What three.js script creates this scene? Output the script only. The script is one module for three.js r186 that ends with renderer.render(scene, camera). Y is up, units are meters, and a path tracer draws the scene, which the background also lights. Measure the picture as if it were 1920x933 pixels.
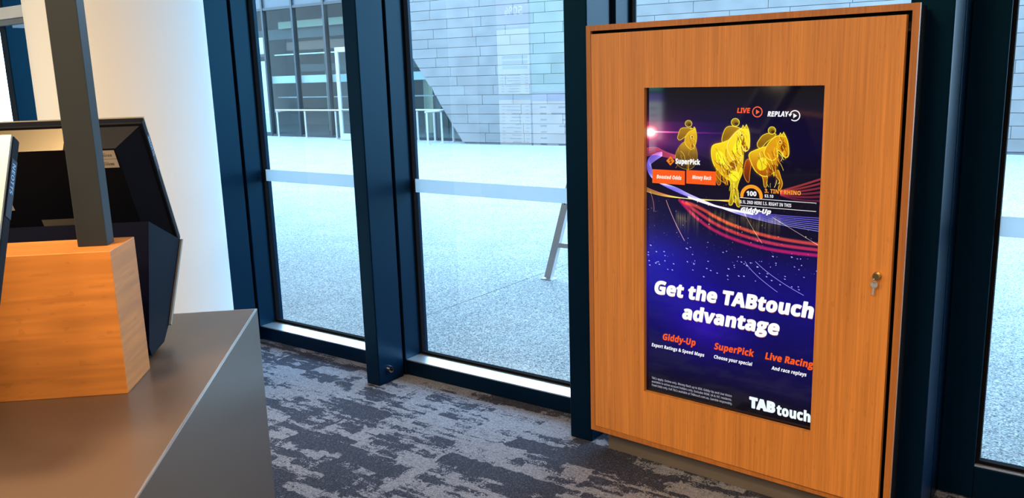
import * as THREE from 'three';
import { RectAreaLightUniformsLib } from 'three/addons/lights/RectAreaLightUniformsLib.js';
import { mergeGeometries } from 'three/addons/utils/BufferGeometryUtils.js';
import { RoundedBoxGeometry } from 'three/addons/geometries/RoundedBoxGeometry.js';

// ---------------------------------------------------------------- camera, sky, exposure
const scene = new THREE.Scene();
const camera = new THREE.PerspectiveCamera(32.308, 1920 / 933, 0.05, 200);
camera.position.set(0, 1.6, 0);
camera.rotation.set(THREE.MathUtils.degToRad(-11.669), THREE.MathUtils.degToRad(36.43), THREE.MathUtils.degToRad(-1.806), 'YXZ');
const renderer = new THREE.WebGLRenderer({ antialias: true });
renderer.toneMapping = THREE.LinearToneMapping;
renderer.toneMappingExposure = 1.0;
renderer.shadowMap.enabled = true;
RectAreaLightUniformsLib.init();

const SKY_HORIZON = [6.4, 10.0, 12.8], SKY_ZENITH = [4.0, 8.0, 12.8];
{ // hazy bright daytime sky, the same all round
  const W = 64, H = 64, d = new Float32Array(W * H * 4);
  for (let r = 0; r < H; r++) {
    const up = Math.max(0, Math.sin(((r + 0.5) / H - 0.5) * Math.PI)), k = Math.pow(up, 0.6);
    for (let c = 0; c < W; c++) for (let i = 0; i < 4; i++) d[(r * W + c) * 4 + i] = i === 3 ? 1 : SKY_HORIZON[i] + (SKY_ZENITH[i] - SKY_HORIZON[i]) * k;
  }
  const t = new THREE.DataTexture(d, W, H, THREE.RGBAFormat, THREE.FloatType);
  t.mapping = THREE.EquirectangularReflectionMapping; t.magFilter = t.minFilter = THREE.LinearFilter; t.needsUpdate = true;
  scene.background = t; scene.environment = t;
}
const LAMP_COLOR = [1, 0.73, 0.44], LAMP_RADIANCE = 77;   // warm ceiling panels
const LAMPS = [[-1.4, 0.2], [-3.9, 1.0], [-6.7, 0.7], [0.9, 0.2], [-1.4, 2.2], [-6.3, 2.2], [1.4, 2.2]];

// ---------------------------------------------------------------- helpers
let seed = 7;
const rnd = () => { seed = (seed * 1664525 + 1013904223) >>> 0; return seed / 4294967296; };
const hash = (x, y, s = 0) => { let h = Math.imul(x | 0, 374761393) ^ Math.imul(y | 0, 668265263) ^ Math.imul(s | 0, 2147483647 - 1013); h = Math.imul(h ^ (h >>> 13), 1274126177); h ^= h >>> 16; return (h >>> 0) / 4294967296; };
const mod = (a, n) => ((a % n) + n) % n;
function vnoise(x, y, px, py, s) { // value noise, periodic in px, py cells
  const xi = Math.floor(x), yi = Math.floor(y), fx = x - xi, fy = y - yi, u = fx * fx * (3 - 2 * fx), v = fy * fy * (3 - 2 * fy);
  const x0 = mod(xi, px), x1 = mod(xi + 1, px), y0 = mod(yi, py), y1 = mod(yi + 1, py);
  const a = hash(x0, y0, s), b = hash(x1, y0, s), c = hash(x0, y1, s), d = hash(x1, y1, s);
  return a + (b - a) * u + (c - a) * v + (a - b - c + d) * u * v;
}
const sstep = (a, b, x) => { const t = Math.min(1, Math.max(0, (x - a) / (b - a))); return t * t * (3 - 2 * t); };
function dataTex(W, H, fn, srgb = true) {
  const d = new Uint8Array(W * H * 4), o = [0, 0, 0];
  for (let y = 0; y < H; y++) for (let x = 0; x < W; x++) {
    fn(x / W, y / H, o); const k = (y * W + x) * 4;
    d[k] = Math.max(0, Math.min(255, o[0])); d[k + 1] = Math.max(0, Math.min(255, o[1])); d[k + 2] = Math.max(0, Math.min(255, o[2])); d[k + 3] = 255;
  }
  const t = new THREE.DataTexture(d, W, H); t.wrapS = t.wrapT = THREE.RepeatWrapping; t.magFilter = THREE.LinearFilter; t.minFilter = THREE.LinearFilter;
  if (srgb) t.colorSpace = THREE.SRGBColorSpace; t.needsUpdate = true; return t;
}
function tiled(t, sx, sy, rot = 0) { const c = t.clone(); c.repeat.set(1 / sx, 1 / sy); c.rotation = rot; c.needsUpdate = true; return c; }
function canvasTex(w, h, draw) {
  const c = document.createElement('canvas'); c.width = w; c.height = h; draw(c.getContext('2d'), w, h);
  const t = new THREE.CanvasTexture(c); t.colorSpace = THREE.SRGBColorSpace; return t;
}
function boxUV(g) { // uv in metres from the dominant axis
  const n = g.index ? g.toNonIndexed() : g; const p = n.attributes.position, q = n.attributes.normal, uv = new Float32Array(p.count * 2);
  for (let i = 0; i < p.count; i++) {
    const ax = Math.abs(q.getX(i)), ay = Math.abs(q.getY(i)), az = Math.abs(q.getZ(i));
    if (ay >= ax && ay >= az) { uv[2 * i] = p.getX(i); uv[2 * i + 1] = p.getZ(i); } else if (ax > az) { uv[2 * i] = p.getZ(i); uv[2 * i + 1] = p.getY(i); } else { uv[2 * i] = p.getX(i); uv[2 * i + 1] = p.getY(i); }
  }
  n.setAttribute('uv', new THREE.BufferAttribute(uv, 2)); return n;
}
const taken = {};
function numbered(name) { const k = taken[name] ?? 0; taken[name] = k + 1; return k ? `${name}_${String(k).padStart(3, '0')}` : name; }
function put(name, geo, mat, parent) {
  const m = new THREE.Mesh(geo, mat); m.name = parent ? name : numbered(name); m.castShadow = m.receiveShadow = true; (parent ?? scene).add(m); return m;
}
function bx(x0, x1, y0, y1, z0, z1) { const g = new THREE.BoxGeometry(x1 - x0, y1 - y0, z1 - z0); g.translate((x0 + x1) / 2, (y0 + y1) / 2, (z0 + z1) / 2); return g; }
function rbx(x0, x1, y0, y1, z0, z1, r = 0.003) { const g = new RoundedBoxGeometry(x1 - x0, y1 - y0, z1 - z0, 2, r); g.translate((x0 + x1) / 2, (y0 + y1) / 2, (z0 + z1) / 2); return boxUV(g); }
function thing(name, label, category, pos = [0, 0, 0], turn = 0, group, kind) {
  const o = new THREE.Group(); o.name = numbered(name); o.position.set(...pos); o.rotation.y = turn; scene.add(o); return tag(o, label, category, group, kind);
}
function tag(o, label, category, group, kind) { if (label) o.userData.label = label; if (category) o.userData.category = category; if (group) o.userData.group = group; if (kind) o.userData.kind = kind; return o; }
function prism(pts, depth, holes = []) { // polygon in xy, extruded along +z
  const s = new THREE.Shape(pts.map((p) => new THREE.Vector2(...p))); for (const h of holes) s.holes.push(new THREE.Path(h.map((p) => new THREE.Vector2(...p))));
  return new THREE.ExtrudeGeometry(s, { depth, bevelEnabled: false });
}
const rect = (x0, x1, y0, y1) => [[x0, y0], [x1, y0], [x1, y1], [x0, y1]];
function bar(a, b, r, seg = 10) { const A = new THREE.Vector3(...a), B = new THREE.Vector3(...b), g = new THREE.CylinderGeometry(r, r, A.distanceTo(B), seg); g.applyQuaternion(new THREE.Quaternion().setFromUnitVectors(new THREE.Vector3(0, 1, 0), B.clone().sub(A).normalize())); g.translate(...A.add(B).multiplyScalar(0.5).toArray()); return g; }
function beam(a, b, w, d) { const A = new THREE.Vector3(...a), B = new THREE.Vector3(...b), g = new THREE.BoxGeometry(w, A.distanceTo(B), d); g.applyQuaternion(new THREE.Quaternion().setFromUnitVectors(new THREE.Vector3(0, 1, 0), B.clone().sub(A).normalize())); g.translate(...A.add(B).multiplyScalar(0.5).toArray()); return g; }
const std = (o) => new THREE.MeshStandardMaterial(o);
const phy = (o) => new THREE.MeshPhysicalMaterial(o);
const rgb = (r, g, b) => new THREE.Color().setRGB(r, g, b);

// ---------------------------------------------------------------- textures and materials
// carpet: distressed blocks of pale and dark yarn, tile of 4.096 m
const carpetTex = dataTex(2048, 2048, (u, v, o) => {
  const X = u * 4.096, Y = v * 4.096;
  const wob = (vnoise(u * 64, v * 64, 64, 64, 1) - 0.5) * 0.035, wob2 = (vnoise(u * 160, v * 160, 160, 160, 2) - 0.5) * 0.02;
  const cell = (w, h, s) => { const ny = Math.round(4.096 / h), nx = Math.round(4.096 / w), j = mod(Math.floor((Y + wob2) / 4.096 * ny), ny), i = mod(Math.floor((X + wob) / 4.096 * nx + hash(j, 5, s) * nx), nx); return hash(i, j, s); };
  const f = vnoise(u * 24, v * 48, 24, 48, 3) * 0.5 + vnoise(u * 96, v * 160, 96, 160, 4) * 0.3 + vnoise(u * 300, v * 500, 300, 500, 5) * 0.2;
  const big = vnoise(u * 7, v * 9, 7, 9, 12);
  const m = cell(0.5, 0.19, 6) * 0.3 + cell(0.25, 0.1, 7) * 0.26 + cell(0.12, 0.045, 8) * 0.22 + cell(0.05, 0.3, 13) * 0.1 + cell(0.4, 0.018, 14) * 0.16 + f * 0.34 + big * 0.16 - 0.755;
  const yarn = hash(Math.floor(u * 1024), Math.floor(v * 1024), 9), streak = vnoise(u * 160, v * 1024, 160, 1024, 10);
  let k = sstep(-0.025, 0.03, m + (yarn - 0.5) * 0.10 + (streak - 0.5) * 0.06);
  k = k * 0.8 + (yarn > 0.7 ? 0.24 : 0.04) * (1 - k) + (streak > 0.8 ? -0.25 : 0) * k;
  const t = 0.82 + 0.36 * yarn;
  o[0] = (28 + 118 * k) * t; o[1] = (30 + 115 * k) * t; o[2] = (47 + 104 * k) * t;
});
// timber veneer: fine straight grain along v, tile 1.2 x 2.4 m
const woodTex = dataTex(1024, 1024, (u, v, o) => {
  const w = (vnoise(u * 6, v * 3, 6, 3, 20) - 0.5) * 0.012;
  const a = vnoise((u + w) * 46, v * 2, 46, 2, 21), b = vnoise((u + w) * 150, v * 5, 150, 5, 22), c = vnoise((u + w) * 420, v * 14, 420, 14, 23), p = vnoise(u * 340, v * 60, 340, 60, 24);
  const k = 0.97 + (a - 0.5) * 0.08 + (b - 0.5) * 0.08 + (c - 0.5) * 0.11 - (p > 0.88 ? 0.05 : 0);
  o[0] = 205 * k; o[1] = 129 * (k * 1.12 - 0.12); o[2] = 56 * (k * 1.35 - 0.35);
});
// exposed aggregate paving, tile of 2.4 m
const aggTex = dataTex(2048, 2048, (u, v, o) => {
  const a = hash(Math.floor(u * 1024), Math.floor(v * 1024), 30), n1 = vnoise(u * 420, v * 420, 420, 420, 31), n2 = vnoise(u * 190, v * 190, 190, 190, 32), n3 = vnoise(u * 9, v * 9, 9, 9, 33);
  let k = 0.84 + (n1 - 0.5) * 0.5 + (n2 - 0.5) * 0.22 + (a - 0.5) * 0.22 + (n3 - 0.5) * 0.06;
  if (n1 < 0.2) k -= 0.16; if (n1 > 0.84) k += 0.1;
  o[0] = 222 * k; o[1] = 224 * k; o[2] = 222 * k;
});
const speckTex = dataTex(512, 512, (u, v, o) => { const a = 0.9 + 0.1 * vnoise(u * 9, v * 9, 9, 9, 40) + 0.04 * (hash(Math.floor(u * 512), Math.floor(v * 512), 41) - 0.5); o[0] = o[1] = o[2] = 250 * a; });

const M = {
  carpet: std({ map: tiled(carpetTex, 4.096, 4.096), bumpMap: tiled(carpetTex, 4.096, 4.096), bumpScale: 0.002, roughness: 1 }),
  ceiling: std({ color: rgb(0.7, 0.68, 0.64), roughness: 0.95 }),
  plaster: std({ color: rgb(0.42, 0.4, 0.38), roughness: 0.9 }),
  darkWall: std({ color: rgb(0.1, 0.1, 0.11), roughness: 0.8 }),
  columnPaint: std({ color: rgb(0.86, 0.85, 0.83), roughness: 0.7 }),
  frame: phy({ color: rgb(0.001, 0.007, 0.021), roughness: 0.36, specularIntensity: 0.28, specularColor: rgb(0.1, 0.66, 1) }),
  gasket: phy({ color: rgb(0.004, 0.004, 0.005), roughness: 0.9, specularIntensity: 0.1 }),
  sillTop: std({ color: rgb(0.72, 0.74, 0.76), roughness: 0.34, metalness: 0.85 }),
  glass: phy({ color: 0xffffff, transmission: 1, thickness: 0, roughness: 0, ior: 1.5 }),
  frosted: phy({ color: rgb(0.56, 0.62, 0.65), transmission: 0.8, thickness: 0, roughness: 0.9, ior: 1.45 }),
  wood: std({ map: tiled(woodTex, 1.2, 2.4), roughness: 0.5 }),
  woodAcross: std({ map: tiled(woodTex, 2.4, 1.2, Math.PI / 2), roughness: 0.5 }),
  woodRim: std({ map: tiled(woodTex, 1.2, 2.4), color: rgb(0.72, 0.66, 0.6), roughness: 0.5 }),
  plinth: std({ color: rgb(0.16, 0.13, 0.11), roughness: 0.4, metalness: 0.3 }),

  black: std({ color: rgb(0.008, 0.008, 0.009), roughness: 0.5 }),
  counter: std({ color: rgb(0.15, 0.1, 0.066), roughness: 0.34, metalness: 0.3 }),
  counterEdge: std({ color: rgb(0.75, 0.73, 0.7), roughness: 0.3, metalness: 0.9 }),
  post: phy({ color: rgb(0.024, 0.028, 0.032), roughness: 0.45, specularIntensity: 0.4 }),
  termShell: phy({ color: rgb(0.006, 0.007, 0.011), roughness: 0.5, specularIntensity: 0.15 }),
  termSide: phy({ color: rgb(0.0015, 0.002, 0.01), roughness: 0.45, specularIntensity: 0.05 }),
  lip: std({ color: rgb(0.15, 0.125, 0.085), roughness: 0.25, metalness: 0.9 }),
  silver: std({ color: rgb(0.33, 0.29, 0.23), roughness: 0.42, metalness: 0.55 }),
  chrome: std({ color: rgb(0.8, 0.8, 0.8), roughness: 0.15, metalness: 1 }),
  brass: std({ color: rgb(0.75, 0.55, 0.28), roughness: 0.25, metalness: 1 }),
  steel: std({ color: rgb(0.55, 0.57, 0.6), roughness: 0.4, metalness: 0.6 }),
  galv: std({ color: rgb(0.36, 0.36, 0.36), roughness: 0.5, metalness: 0.25 }),
  white: std({ color: rgb(0.82, 0.82, 0.8), roughness: 0.6 }),
  bandWhite: std({ color: rgb(0.5, 0.52, 0.5), roughness: 0.7 }),
  signGrey: std({ color: rgb(0.2, 0.24, 0.27), roughness: 0.6 }),
  paving: std({ map: tiled(aggTex, 2.4, 2.4), color: rgb(0.44, 0.45, 0.45), bumpMap: tiled(aggTex, 2.4, 2.4), bumpScale: 0.003, roughness: 0.9 }),
  joint: std({ color: rgb(0.16, 0.17, 0.17), roughness: 1 }),
  render: std({ color: rgb(0.3, 0.3, 0.3), roughness: 0.9 }),
  claddingBack: std({ color: rgb(0.1, 0.11, 0.12), roughness: 0.9 }),
  farGlass: phy({ color: rgb(0.62, 0.74, 0.74), transmission: 1, thickness: 0, roughness: 0.02, ior: 1.55 }),
  farFrame: std({ color: rgb(0.015, 0.02, 0.024), roughness: 0.5 }),
  spandrel: std({ color: rgb(0.05, 0.06, 0.075), roughness: 0.35 }),
  paleGreen: std({ color: rgb(0.3, 0.3, 0.22), roughness: 0.8 }),
  tealGrey: std({ color: rgb(0.07, 0.08, 0.08), roughness: 0.8 }),
  brown: std({ color: rgb(0.2, 0.11, 0.08), roughness: 0.8 }),
  farWall: std({ color: rgb(0.1, 0.11, 0.1), roughness: 0.85 }),
  farFloor: std({ color: rgb(0.1, 0.1, 0.1), roughness: 0.7 }),
};
const cladMats = [0, 1, 2, 3].map((i) => std({ color: rgb(0.165 + 0.006 * i, 0.155 + 0.006 * i, 0.15 + 0.006 * i), roughness: 0.6, metalness: 0.0, map: tiled(speckTex, 2.1 + 0.3 * i, 2.1) }));

// ---------------------------------------------------------------- room shell
const XL = -9.4, XR = 3.6, ZB = 3.1, ZG = -3.36, CH = 3.15, HEAD = 2.95;
put('floor', boxUV(bx(XL - 0.2, XR + 0.2, -0.2, 0, ZG - 0.06, ZB + 0.2)), M.carpet).userData = { kind: 'structure', label: 'grey and navy distressed block pattern carpet indoors', category: 'carpet' };
put('ceiling', bx(XL - 0.2, XR + 0.2, CH, CH + 0.25, ZG - 0.3, ZB + 0.2), M.ceiling).userData = { kind: 'structure', label: 'plain pale ceiling above the room', category: 'ceiling' };
put('wall_back', bx(XL - 0.2, XR + 0.2, 0, CH, ZB, ZB + 0.2), M.darkWall).userData = { kind: 'structure', label: 'dark wall behind the viewer carrying odds screens', category: 'wall' };
put('wall_left', bx(XL - 0.2, XL, 0, CH, ZG - 0.3, ZB), M.plaster).userData = { kind: 'structure', label: 'plain grey wall at the far left of the room', category: 'wall' };
put('wall_right', bx(XR, XR + 0.2, 0, CH, ZG - 0.3, ZB), M.plaster).userData = { kind: 'structure', label: 'plain grey wall at the right of the room', category: 'wall' };
put('wall_front', mergeGeometries([bx(XL - 0.2, XR + 0.2, HEAD + 0.06, 6.0, ZG - 0.3, ZG - 0.06), bx(XL - 0.2, XR + 0.2, HEAD + 0.06, CH, ZG - 0.06, -3.235)]), M.render).userData = { kind: 'structure', label: 'pale wall band above the windows', category: 'wall' };

put('wall_outer_left', bx(-46, XL - 0.2, 0, 6.0, ZG - 0.3, ZG - 0.06), M.render).userData = { kind: 'structure', label: 'outer wall of this building running on to the left', category: 'wall' };
put('wall_outer_right', bx(XR + 0.2, 16, 0, 6.0, ZG - 0.3, ZG - 0.06), M.render).userData = { kind: 'structure', label: 'outer wall of this building running on to the right', category: 'wall' };

// blades (deep mullions); xr = their right face
const BLADES = [-9.2, -7.95, -6.71, -5.54, -4.36, -3.12, -1.81, -0.504, 0.86, 2.16, 3.42];
const BW = 0.095, ZF = -3.02, ZBK = -3.205, ZJ = -3.225;
const bladeLabel = {
  '-9.2': 'dark blue mullion at the far left end of the windows', '-7.95': 'dark blue mullion further left of the white column', '-6.71': 'dark blue mullion under the white rail, left of the white column',
  '-5.54': 'dark blue mullion hidden behind the white column', '-4.36': 'dark blue mullion just right of the white column', '-3.12': 'dark blue mullion with chrome fixing at its foot between two windows',
  '-1.81': 'black mullion along the left edge of the wooden display cabinet', '-0.504': 'black mullion along the right edge of the wooden display cabinet', '0.86': 'black mullion at the far side of the glass door', '2.16': 'black mullion second beyond the glass door', '3.42': 'black mullion beside the right wall',
};
BLADES.forEach((xr, i) => {
  const w = i === 7 ? 0.13 : i === 6 ? 0.127 : BW, xo = i === 6 ? -0.017 : 0, t = new THREE.Group(); t.name = `trim_${i + 1}`; scene.add(t); t.position.set(xr, 0, ZF);
  tag(t, bladeLabel[String(xr)], 'mullion', null, 'structure');
  put('blade', rbx(-w, xo, 0, HEAD + 0.06, ZBK - ZF, 0, 0.006), M.frame, t);
  put('core', bx(-w + 0.02, -0.02, 0, HEAD + 0.06, ZG - 0.05 - ZF, ZBK - ZF), M.gasket, t);
  if (i === 5) { const g = new THREE.CylinderGeometry(0.017, 0.02, 0.018, 24); g.rotateZ(-Math.PI / 2); g.translate(0.009, 0.075, -0.075); const f = put('fixing', g, M.chrome, t); tag(f, 'round chrome fixing'); const k = new THREE.SphereGeometry(0.009, 16, 10); k.translate(0.018, 0.075, -0.075); put('bolt', k, M.gasket, f); }
});
// windows between the blades
const SILL = 0.088;
for (let i = 0; i < BLADES.length - 1; i++) {
  const door = i === 7, x0 = BLADES[i], x1 = BLADES[i + 1] - BW, t = new THREE.Group(); scene.add(t); t.position.set(x0, 0, ZG);
  const w = x1 - x0, zj = ZJ - ZG, zo = -0.05, st = door ? 0.118 : 0.0, sy = door ? 0.14 : SILL;
  const lab = ['window at the far left end of the room', 'window left of the mullion under the white rail', 'window behind the white rail and the white column', 'window hidden behind the white column', 'tall window right of the white column showing glass building outside', 'tall window showing slanted cladding and metal trestle outside', 'window hidden behind the wooden display cabinet', 'glass door with wide black stile right of the wooden cabinet', 'window beyond the glass door', 'window nearest the right wall'][i];
  t.name = door ? 'door_1' : `window_${i + 1}`; tag(t, lab, door ? 'door' : 'window', null, 'structure');
  if (door) {
    const zd = 0.034; put('jamb', rbx(-0.065, -0.001, 0, HEAD, zo, zj, 0.003), M.frame, t); put('jamb', rbx(w + 0.001, w + 0.04, 0, HEAD, zo, zj, 0.003), M.frame, t); put('stile', rbx(0, st, 0.01, HEAD, zo, zd, 0.004), M.frame, t); put('stile', rbx(w - st, w, 0.01, HEAD, zo, zd, 0.004), M.frame, t);
    put('bottom_rail', rbx(st, w - st, 0.01, sy - 0.006, zo, zd, 0.004), M.frame, t); put('top_rail', rbx(st, w - st, HEAD - 0.1, HEAD, zo, zd, 0.004), M.frame, t);
    put('bead', bx(st, w - st, sy - 0.006, sy, 0.015, zd - 0.004), M.sillTop, t);
  } else {
    put('sill', rbx(0, w, 0, sy - 0.006, zo, zj - 0.01, 0.003), M.frame, t); put('sill_plate', bx(0, w, sy - 0.006, sy, 0.012, zj - 0.008), M.sillTop, t);
    put('jamb', rbx(-0.065, 0, 0, HEAD, zo, zj, 0.003), M.frame, t); put('jamb', rbx(w, w + 0.03, 0, HEAD, zo, zj, 0.003), M.frame, t);
    put('head', rbx(0, w, HEAD - 0.06, HEAD + 0.06, zo, zj - 0.01, 0.003), M.frame, t);
  }
  const ya = sy, yb = door ? HEAD - 0.1 : HEAD - 0.06, gx0 = st, gx1 = w - st, gk = 0.013;
  put('gasket', prism(rect(gx0, gx1, ya, yb), 0.03, [rect(gx0 + gk, gx1 - gk, ya + gk, yb - gk)]).translate(0, 0, -0.016), M.gasket, t);
  put('glass', new THREE.PlaneGeometry(gx1 - gx0 - 0.012, yb - ya - 0.012).translate((gx0 + gx1) / 2, (ya + yb) / 2, 0), M.glass, t);
  put('safety_strip', bx(gx0 + gk, gx1 - gk, 0.986, 1.057, -0.003, -0.001), M.frosted, t);
}
{ // white rail at head height in front of the far left mullions
  const t = new THREE.Group(); t.name = 'trim_12'; scene.add(t); t.position.set(-6.4, 2.07, -2.985); tag(t, 'white horizontal header rail left of the column', 'rail', null, 'structure');
  put('rail', rbx(-1.55, 0.8, 0, 0.08, -0.03, 0.03, 0.004), M.white, t); put('lower_lip', rbx(-1.55, 0.8, -0.04, 0, -0.03, 0.012, 0.003), M.signGrey, t);
}
{ const s = put('door_notice', rbx(0, 0.003, 2.021, 2.057, -3.160, -3.070, 0.001).translate(-6.71, 0, 0), M.signGrey); tag(s, 'small grey notice plate on mullion under white rail', 'sign'); }
{ // round column
  const g = new THREE.CylinderGeometry(0.392, 0.392, CH, 96, 1); g.translate(0, CH / 2, 0);
  const c = put('round_column', g, M.columnPaint); c.position.set(-3.99, 0, -2.31); tag(c, 'thick round white painted column behind the counter', 'column', null, 'structure');
}

// ---------------------------------------------------------------- ceiling lights
LAMPS.forEach(([x, z], i) => {
  const t = thing('ceiling_light', ['square warm ceiling panel above the display cabinet', 'square warm ceiling panel above the counter', 'square warm ceiling panel left of the white column', 'square warm ceiling panel above the glass door', 'square warm ceiling panel behind the viewer', 'square warm ceiling panel above the odds screens', 'square warm ceiling panel by the right wall'][i], 'light', [x, CH, z], 0, 'warm ceiling panels');
  put('frame', prism(rect(-0.33, 0.33, -0.33, 0.33), 0.03, [rect(-0.3, 0.3, -0.3, 0.3)]).rotateX(Math.PI / 2), M.white, t);
  const d = put('diffuser', bx(-0.3, 0.3, -0.014, -0.002, -0.3, 0.3), std({ color: rgb(0.8, 0.8, 0.8), emissive: rgb(...LAMP_COLOR), emissiveIntensity: 1.5, roughness: 0.6 }), t); d.castShadow = false;
  const l = new THREE.RectAreaLight(rgb(...LAMP_COLOR), LAMP_RADIANCE, 0.6, 0.6); l.position.set(0, -0.032, 0); l.rotation.x = -Math.PI / 2; t.add(l);
});

// ---------------------------------------------------------------- counter and what stands on it
const TIP = [-1.874, 0, -1.382], TH = THREE.MathUtils.degToRad(42.97), cT = Math.cos(TH), sT = Math.sin(TH);
const onC = (x, y, z) => [TIP[0] + x * cT + z * sT, y, TIP[2] - x * sT + z * cT];
{
  const t = thing('counter', 'large bronze grey metal counter with sharp corner in the foreground', 'counter', TIP, TH);
  put('countertop', rbx(-2.6, -0.003, 0.975, 1.0, 0.003, 1.72, 0.002), M.counter, t);
  put('edge_strip', mergeGeometries([bx(-0.003, 0, 0.9965, 1.0, 0, 1.723), bx(-2.6, -0.003, 0.9965, 1.0, 0, 0.003)]), M.counterEdge, t);
  put('side_panel', bx(-0.0029, 0, 0, 0.9963, 0.0001, 1.722), M.counter, t);
  put('back_panel', bx(-2.6, -0.023, 0, 0.974, 0.001, 0.022), M.counter, t);
  put('front_panel', bx(-2.6, -0.023, 0, 0.974, 1.7, 1.722), M.counter, t);
  put('side_panel', bx(-2.622, -2.6, 0, 1.0, 0.0, 1.722), M.counter, t);
}
{
  const t = thing('wooden_plinth', 'oak veneer block standing on the counter under the dark post', 'block', onC(-0.15, 1.0, 0.525), TH);
  put('block', rbx(-1.6, 0, 0, 0.288, -0.075, 0.075, 0.0015), M.woodAcross, t);
}
{
  const t = thing('post', 'dark grey square metal post rising from the wooden block', 'post', onC(-0.202, 1.288, 0.52), TH);
  put('shaft', rbx(-0.028, 0.028, 0, CH - 1.288, -0.021, 0.021, 0.002), M.post, t);
}
// betting terminals: console with sloping display head; profile in (z, y), front towards -z
const labelTex = canvasTex(256, 208, (c, w, h) => {
  c.fillStyle = '#b9b4a8'; c.fillRect(0, 0, w, h); c.fillStyle = '#22211f'; c.fillRect(0, h / 2 - 2, w, 4);
  for (const y of [34, 138]) { for (let x = 30; x < 220; x += 5) c.fillRect(x, y + 14, 1 + 3 * hash(x, y, 50), 28); for (let x = 80; x < 170; x += 9) c.fillRect(x, y, 6, 6); }
});
const sideText = canvasTex(512, 96, (c, w, h) => { c.fillStyle = '#0a1a30'; c.fillRect(0, 0, w, h); c.fillStyle = '#8fb8dc'; c.font = 'bold 74px sans-serif'; c.textBaseline = 'middle'; c.fillText('NEOTTS', 30, h / 2); });
function terminal(label, pos, turn, stand) {
  const t = thing('betting_terminal', label, 'terminal', pos, turn, 'betting terminals on the counter'), W = 0.25;
  const P = (b, h) => [-(b - 0.25), h];            // shape x runs towards the front
  const ext = (pts, x0, x1) => { const g = prism(pts, x1 - x0); g.translate(0, 0, x0); g.rotateY(Math.PI / 2); return g; }; // shape x -> -z, depth -> x
  if (stand) {
    put('stand_foot', rbx(-0.03, 0.15, 0.0005, 0.014, -0.1, 0.12, 0.004), M.termShell, t);
    put('stand_neck', beam([0.06, 0.014, 0.06], [0.06, 0.37, -0.04], 0.07, 0.03), M.termShell, t);
  } else {
  put('base_body', ext([P(0.055, 0.208), P(0.295, 0.295), P(0.395, 0.03), P(0.385, 0.008), P(0.285, 0.008), P(0.235, 0.035)], -W, W), M.termSide, t);
  put('front_panel', ext([P(0.04, 0.206), P(0.053, 0.208), P(0.233, 0.036), P(0.222, 0.03)], -W - 0.004, W + 0.004), M.silver, t);
  for (const [x, b] of [[-0.2, 0.3], [0.2, 0.3], [-0.2, 0.37], [0.2, 0.37]]) put('foot', new THREE.CylinderGeometry(0.014, 0.016, 0.009, 16).translate(x, 0.0052, b - 0.25), M.chrome, t);
  }
  // head: own frame, y up along the slope, z out of the screen
  const h = new THREE.Group(); h.name = 'display_head'; t.add(h);
  const d = new THREE.Vector3(0, 0.851, 0.525), n = new THREE.Vector3(0, 0.525, -0.851), x = new THREE.Vector3().crossVectors(d, n);
  h.matrixAutoUpdate = true; h.position.set(0, 0.212, 0.045 - 0.25); h.quaternion.setFromRotationMatrix(new THREE.Matrix4().makeBasis(x, d, n));
  const L = 0.368;
  put('rim', rbx(-W, W, 0, L, -0.024, -0.001, 0.004), M.termShell, h);
  put('bezel', prism(rect(-W + 0.002, W - 0.002, 0.002, L - 0.002), 0.006, [rect(-W + 0.024, W - 0.024, 0.026, L - 0.024)]).translate(0, 0, -0.002), M.silver, h);
  put('screen', bx(-W + 0.022, W - 0.022, 0.024, L - 0.022, -0.002, 0.001), std({ color: rgb(0.004, 0.004, 0.006), roughness: 0.12 }), h);
  // rear housing: frustum behind the rim
  const i0 = 0.008, i1 = 0.055, i2 = 0.03, z0 = -0.024, z1 = -0.075, q = [[-W + i0, i0, z0], [W - i0, i0, z0], [W - i0, L - i0, z0], [-W + i0, L - i0, z0], [-W + i1, i1 * 0.4, z1], [W - i1, i1 * 0.4, z1], [W - i1, L - i2, z1], [-W + i1, L - i2, z1]];
  const f = [[4, 7, 6, 5], [0, 4, 5, 1], [1, 5, 6, 2], [2, 6, 7, 3], [3, 7, 4, 0]], v = []; for (const [a, b, c, e] of f) for (const k of [a, b, c, a, c, e]) v.push(...q[k]);
  const g = new THREE.BufferGeometry(); g.setAttribute('position', new THREE.Float32BufferAttribute(v, 3)); g.computeVertexNormals(); g.setAttribute('uv', new THREE.Float32BufferAttribute(new Float32Array(v.length / 3 * 2), 2));
  put('rear_housing', g, M.termShell, h);
  { const lv = []; for (const k of [2, 6, 7, 2, 7, 3]) lv.push(k === 3 || k === 7 ? -W + 0.165 : q[k][0] * 0.999, q[k][1] + 0.0012, q[k][2] - 0.0008); const lg = new THREE.BufferGeometry(); lg.setAttribute('position', new THREE.Float32BufferAttribute(lv, 3)); lg.computeVertexNormals(); put('upper_lip', lg, M.lip, h); }
  const lab = (name, x0, y0, w, hh, mat) => { const p = new THREE.PlaneGeometry(w, hh); p.rotateY(Math.PI); p.translate(x0, y0, z1 - 0.001); return put(name, p, mat, h); };
  const sx = -1; // right end as seen from behind
  lab('rating_label', sx * (W - 0.088), L - 0.058, 0.058, 0.048, std({ map: labelTex, roughness: 0.7 }));
  lab('cable_plate', sx * (W - 0.235), 0.115, 0.075, 0.055, M.silver);
  lab('warning_label', sx * (W - 0.345), 0.2, 0.05, 0.05, std({ map: labelTex, color: 0xffffff, roughness: 0.7 }));
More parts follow.
